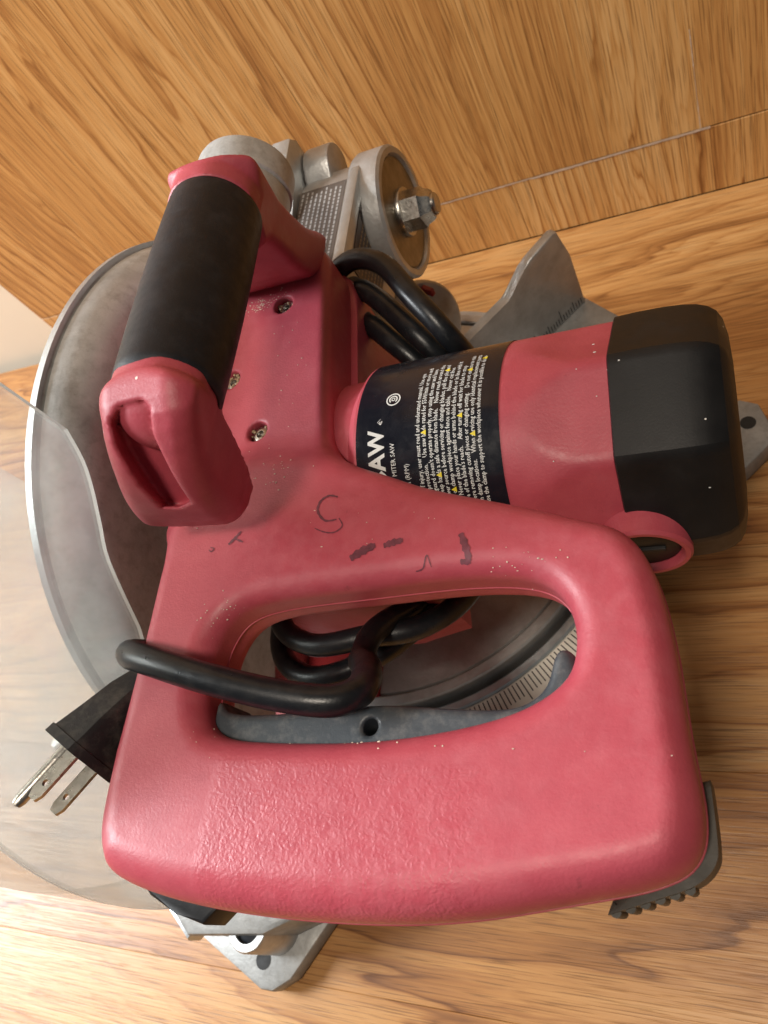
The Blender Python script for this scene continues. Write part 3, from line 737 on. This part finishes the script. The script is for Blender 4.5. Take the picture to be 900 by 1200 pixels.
# lug and stop bracket
lugp = [(.366, .245), (.367, .252)] + [(.390 + .0145 * math.cos(a), .2530 + .0145 * math.sin(a)) for a in np.linspace(math.pi * .8, -.3, 16)] + [(.395, .235)]
b = bmesh.new(); prism(b, lugp, -.2205, -.2030, XM((0, 0, 0)), .0014); on_saw(from_bm('hinge_lug', b, ALU, root, 40))
b = bmesh.new(); prism(b, [(.325, .235), (.330, .2625), (.355, .265), (.366, .2745), (.372, .2800), (.390, .2810), (.396, .275), (.398, .235)], -.2345, -.2212, XM((0, 0, 0)), .0015)
on_saw(from_bm('stop_bracket', b, ALUBR, root, 40))
b = bmesh.new(); lathe(b, (-.2660, .3820, .2710), (1, 0, 0), [(0, .0), (0, .0070), (.001, .0080), (.025, .0080), (.027, .0074), (.0275, .0055), (.035, .0055)], 28)
on_saw(from_bm('rubber_stop', b, RUBBER, root, 40))
# dust port
d0 = Vector((-.2125, .262, .3090)); dd = Vector((-.02, .98, .08))
b = bmesh.new(); lathe(b, d0, dd, [(.024, .0242), (.041, .0240), (.0420, .0233), (.0428, .0247), (.056, .0247), (.058, .0240), (.058, .0205), (.02, .0200)], 56)
on_saw(from_bm('dust_port', b, ALUPAINT, root, 40))
# rear column and bevel scale below the hinge
b = bmesh.new(); prism(b, [(-.30, .33), (-.225, .30), (-.21, .35), (-.215, .40), (-.30, .40)], .0, .185, None, .006); on_saw(from_bm('rear_column', b, ALUDK, root, 40))
b = bmesh.new(); lathe(b, (-.199, .362, .130), (.75, -.60, .28), [(0, 0.034), (.004, .034), (.0055, .0325), (.0055, 0)], 48); bv = on_saw(from_bm('bevel_scale', b, ALU, root, 40))
b = bmesh.new(); rbox(b, (-.184, .374, .152), (.010, .004, .006), .001, Matrix.Rotation(R(-35), 3, 'Z')); from_bm('bevel_pointer', b, REDDK, bv)
b = bmesh.new(); rbox(b, (-.205, .275, .20), (.06, .05, .05), .006); on_saw(from_bm('gear_case', b, ALUDK, root, 40))
b = bmesh.new(); rbox(b, (-.228, .30, .16), (.05, .12, .10), .01); on_saw(from_bm('gear_case', b, ALUDK, root, 40))
b = bmesh.new(); rbox(b, (-.252, .22, .20), (.034, .09, .09), .01); on_saw(from_bm('arbor_housing', b, ALUDK, root, 40))

# ---- power cord and plug
CR = .0056
cordpts = [(-.215, .270, .240), (-.203, .288, .250), (-.180, .2985, .2600), (-.157, .287, .264), (-.138, .262, .262), (-.1225, .2435, .250), (-.1165, .2385, .225), (-.117, .225, .190), (-.121, .190, .172), (-.126, .140, .182), (-.140, .112, .205), (-.165, .104, .214), (-.195, .101, .214), (-.222, .120, .205),
           (-.228, .17, .19), (-.218, .24, .195), (-.196, .30, .232), (-.176, .287, .250), (-.160, .272, .252), (-.141, .250, .250), (-.1300, .2390, .238), (-.1265, .236, .215), (-.129, .215, .182), (-.135, .16, .174), (-.148, .118, .193), (-.170, .094, .205), (-.20, .088, .205), (-.226, .11, .195),
           (-.232, .17, .18), (-.220, .24, .185), (-.192, .285, .225), (-.172, .268, .243), (-.156, .252, .244), (-.1415, .239, .234), (-.138, .2345, .21), (-.140, .20, .178), (-.146, .14, .186), (-.156, .105, .222), (-.152, .0865, .240), (-.143, .0790, .256), (-.132, .0725, .273), (-.1245, .0645, .286), (-.1235, .0575, .2935), (-.131, .0535, .2985), (-.150, .0545, .3030), (-.176, .0590, .3075), (-.203, .0655, .3075), (-.2195, .0700, .302), (-.2255, .0735, .293), (-.2225, .0755, .284), (-.2135, .076, .277)]
# keep the loops clear: the last turns come up through the handle opening and over its left bar
def cord_r(t): return CR
b = tube_mesh(cordpts, CR, 14, 7); cord = on_saw(from_bm('power_cord', b, CORD, root, 180))
# plug: body tapers to the cord, two blades and a round ground pin
pA = Vector((-.2255, .0635, .2830)); pB = Vector((-.2395, .0345, .2920))
dirp = (pB - pA).normalized(); side = Vector((dirp.y, -dirp.x, 0)).normalized() * -1; upv = side.cross(dirp).normalized()
if upv.z < 0: upv = -upv
if side.x < 0: side = -side
side, upv = upv, side
plug = empty('plug'); plug.parent = root; plug.matrix_parent_inverse = SAWINV
b = bmesh.new(); rows = []
sec = [(-.85, -1), (.85, -1), (1, -.8), (1, .8), (.8, 1), (-.8, 1), (-1, .8), (-1, -.8)]
for h, wx, wz in ((-.012, .0056, .0056), (-.002, .0070, .0066), (.008, .0098, .0080), (.020, .0116, .0090), (.0325, .0126, .0110), (.0326, .0131, .0117), (.0365, .0133, .0119)):
    rows.append([b.verts.new(pA + dirp * h + side * (s[0] * wx) + upv * (s[1] * wz * (1 - .16 * s[0]) - max(0., wz - .0066) * .62)) for s in sec])
for p, q in zip(rows, rows[1:]):
    for i in range(8): b.faces.new((p[i], p[(i + 1) % 8], q[(i + 1) % 8], q[i]))
b.faces.new(rows[0][::-1]); b.faces.new(rows[-1])
from_bm('plug_body', b, PLUGM, plug, 35)
for q_ in (-.0045, -.0015, .0015, .0045):
    b = bmesh.new(); lathe(b, pA + dirp * (q_ - .0006), dirp, [(0, .0066), (.0003, .0079), (.0012, .0079), (.0015, .0066)], 20); from_bm('relief_ring', b, PLUGM, plug, 40)
fc = pA + dirp * .0365
Mp = Matrix((tuple(dirp) + (0,), tuple(side) + (0,), tuple(upv) + (0,), (0, 0, 0, 1))).transposed()
def pm(c): m = Mp.copy(); m.translation = c; return m
for s, l_ in ((-.0068, .0200), (.0068, .0200)):
    hx = l_ * .66; hole = [(hx + .0013 * math.cos(a), .0013 * math.sin(a)) for a in np.linspace(0, -2 * math.pi + .02, 17)]
    Mq = Matrix((tuple(dirp) + (0,), tuple(upv) + (0,), tuple(side) + (0,), (0, 0, 0, 1))).transposed(); Mq.translation = fc + side * s + upv * .002
    b = bmesh.new(); prism(b, [(0, -.0031), (l_ - .0028, -.0031), (l_, -.0018), (l_, -.00001)] + hole + [(l_, .00001), (l_, .0018), (l_ - .0028, .0031), (0, .0031)], -.00075, .00075, Mq)
    from_bm('prong', b, STEEL, plug)
b = bmesh.new(); lathe(b, fc - upv * .0100 - side * .001, dirp, [(0, .0026), (.024, .0026), (.0262, .0019), (.027, 0)], 20); from_bm('ground_pin', b, STEEL, plug, 40)

# ---- sawdust crumbs lying on the housing, paint flecks on the motor
random.seed(11)
def flake(b, p, r, n=(0, 0, 1)):
    q = Vector(n).to_track_quat('Z', 'Y').to_matrix().to_4x4(); q.translation = p
    g_ = bmesh.ops.create_icosphere(b, subdivisions=1, radius=r, matrix=q @ Matrix.Diagonal((random.uniform(.7, 1.6), random.uniform(.6, 1.), .45, 1)))
b = bmesh.new()
for cx, cy, sx, sy, n_ in ((-.186, .088, .010, .006, 46), (-.205, .262, .012, .004, 40), (-.213, .258, .006, .003, 70), (-.176, .150, .010, .008, 30), (-.070, .1015, .012, .004, 24), (-.115, .0415, .06, .0022, 20), (-.181, .05, .004, .012, 16), (-.19, .21, .018, .04, 26), (-.12, .12, .05, .012, 14)):
    for _ in range(n_):
        x, y = random.gauss(cx, sx * .6), random.gauss(cy, sy * .6)
        z = drop(f_house, x, y)
        if z > .266: flake(b, (x, y, z + .0001), random.uniform(.00012, .00042))
o = from_bm('sawdust_crumb', b, simple('pale_sawdust', (.62, .52, .42), .9, var=.3), house); o['kind'] = 'stuff'
b = bmesh.new()
for _ in range(11):
    x = random.uniform(-.075, -.008); a = random.uniform(60, 160); rr = (cap_r(R(a)) if x > -.0412 else facet(R(a), x)) + .00005
    flake(b, (x, MC.y + rr * math.cos(R(a)), MC.z + rr * math.sin(R(a))), random.uniform(.0003, .0007), (0, math.cos(R(a)), math.sin(R(a))))
o = from_bm('paint_fleck', b, INKW, motor); o['kind'] = 'stuff'
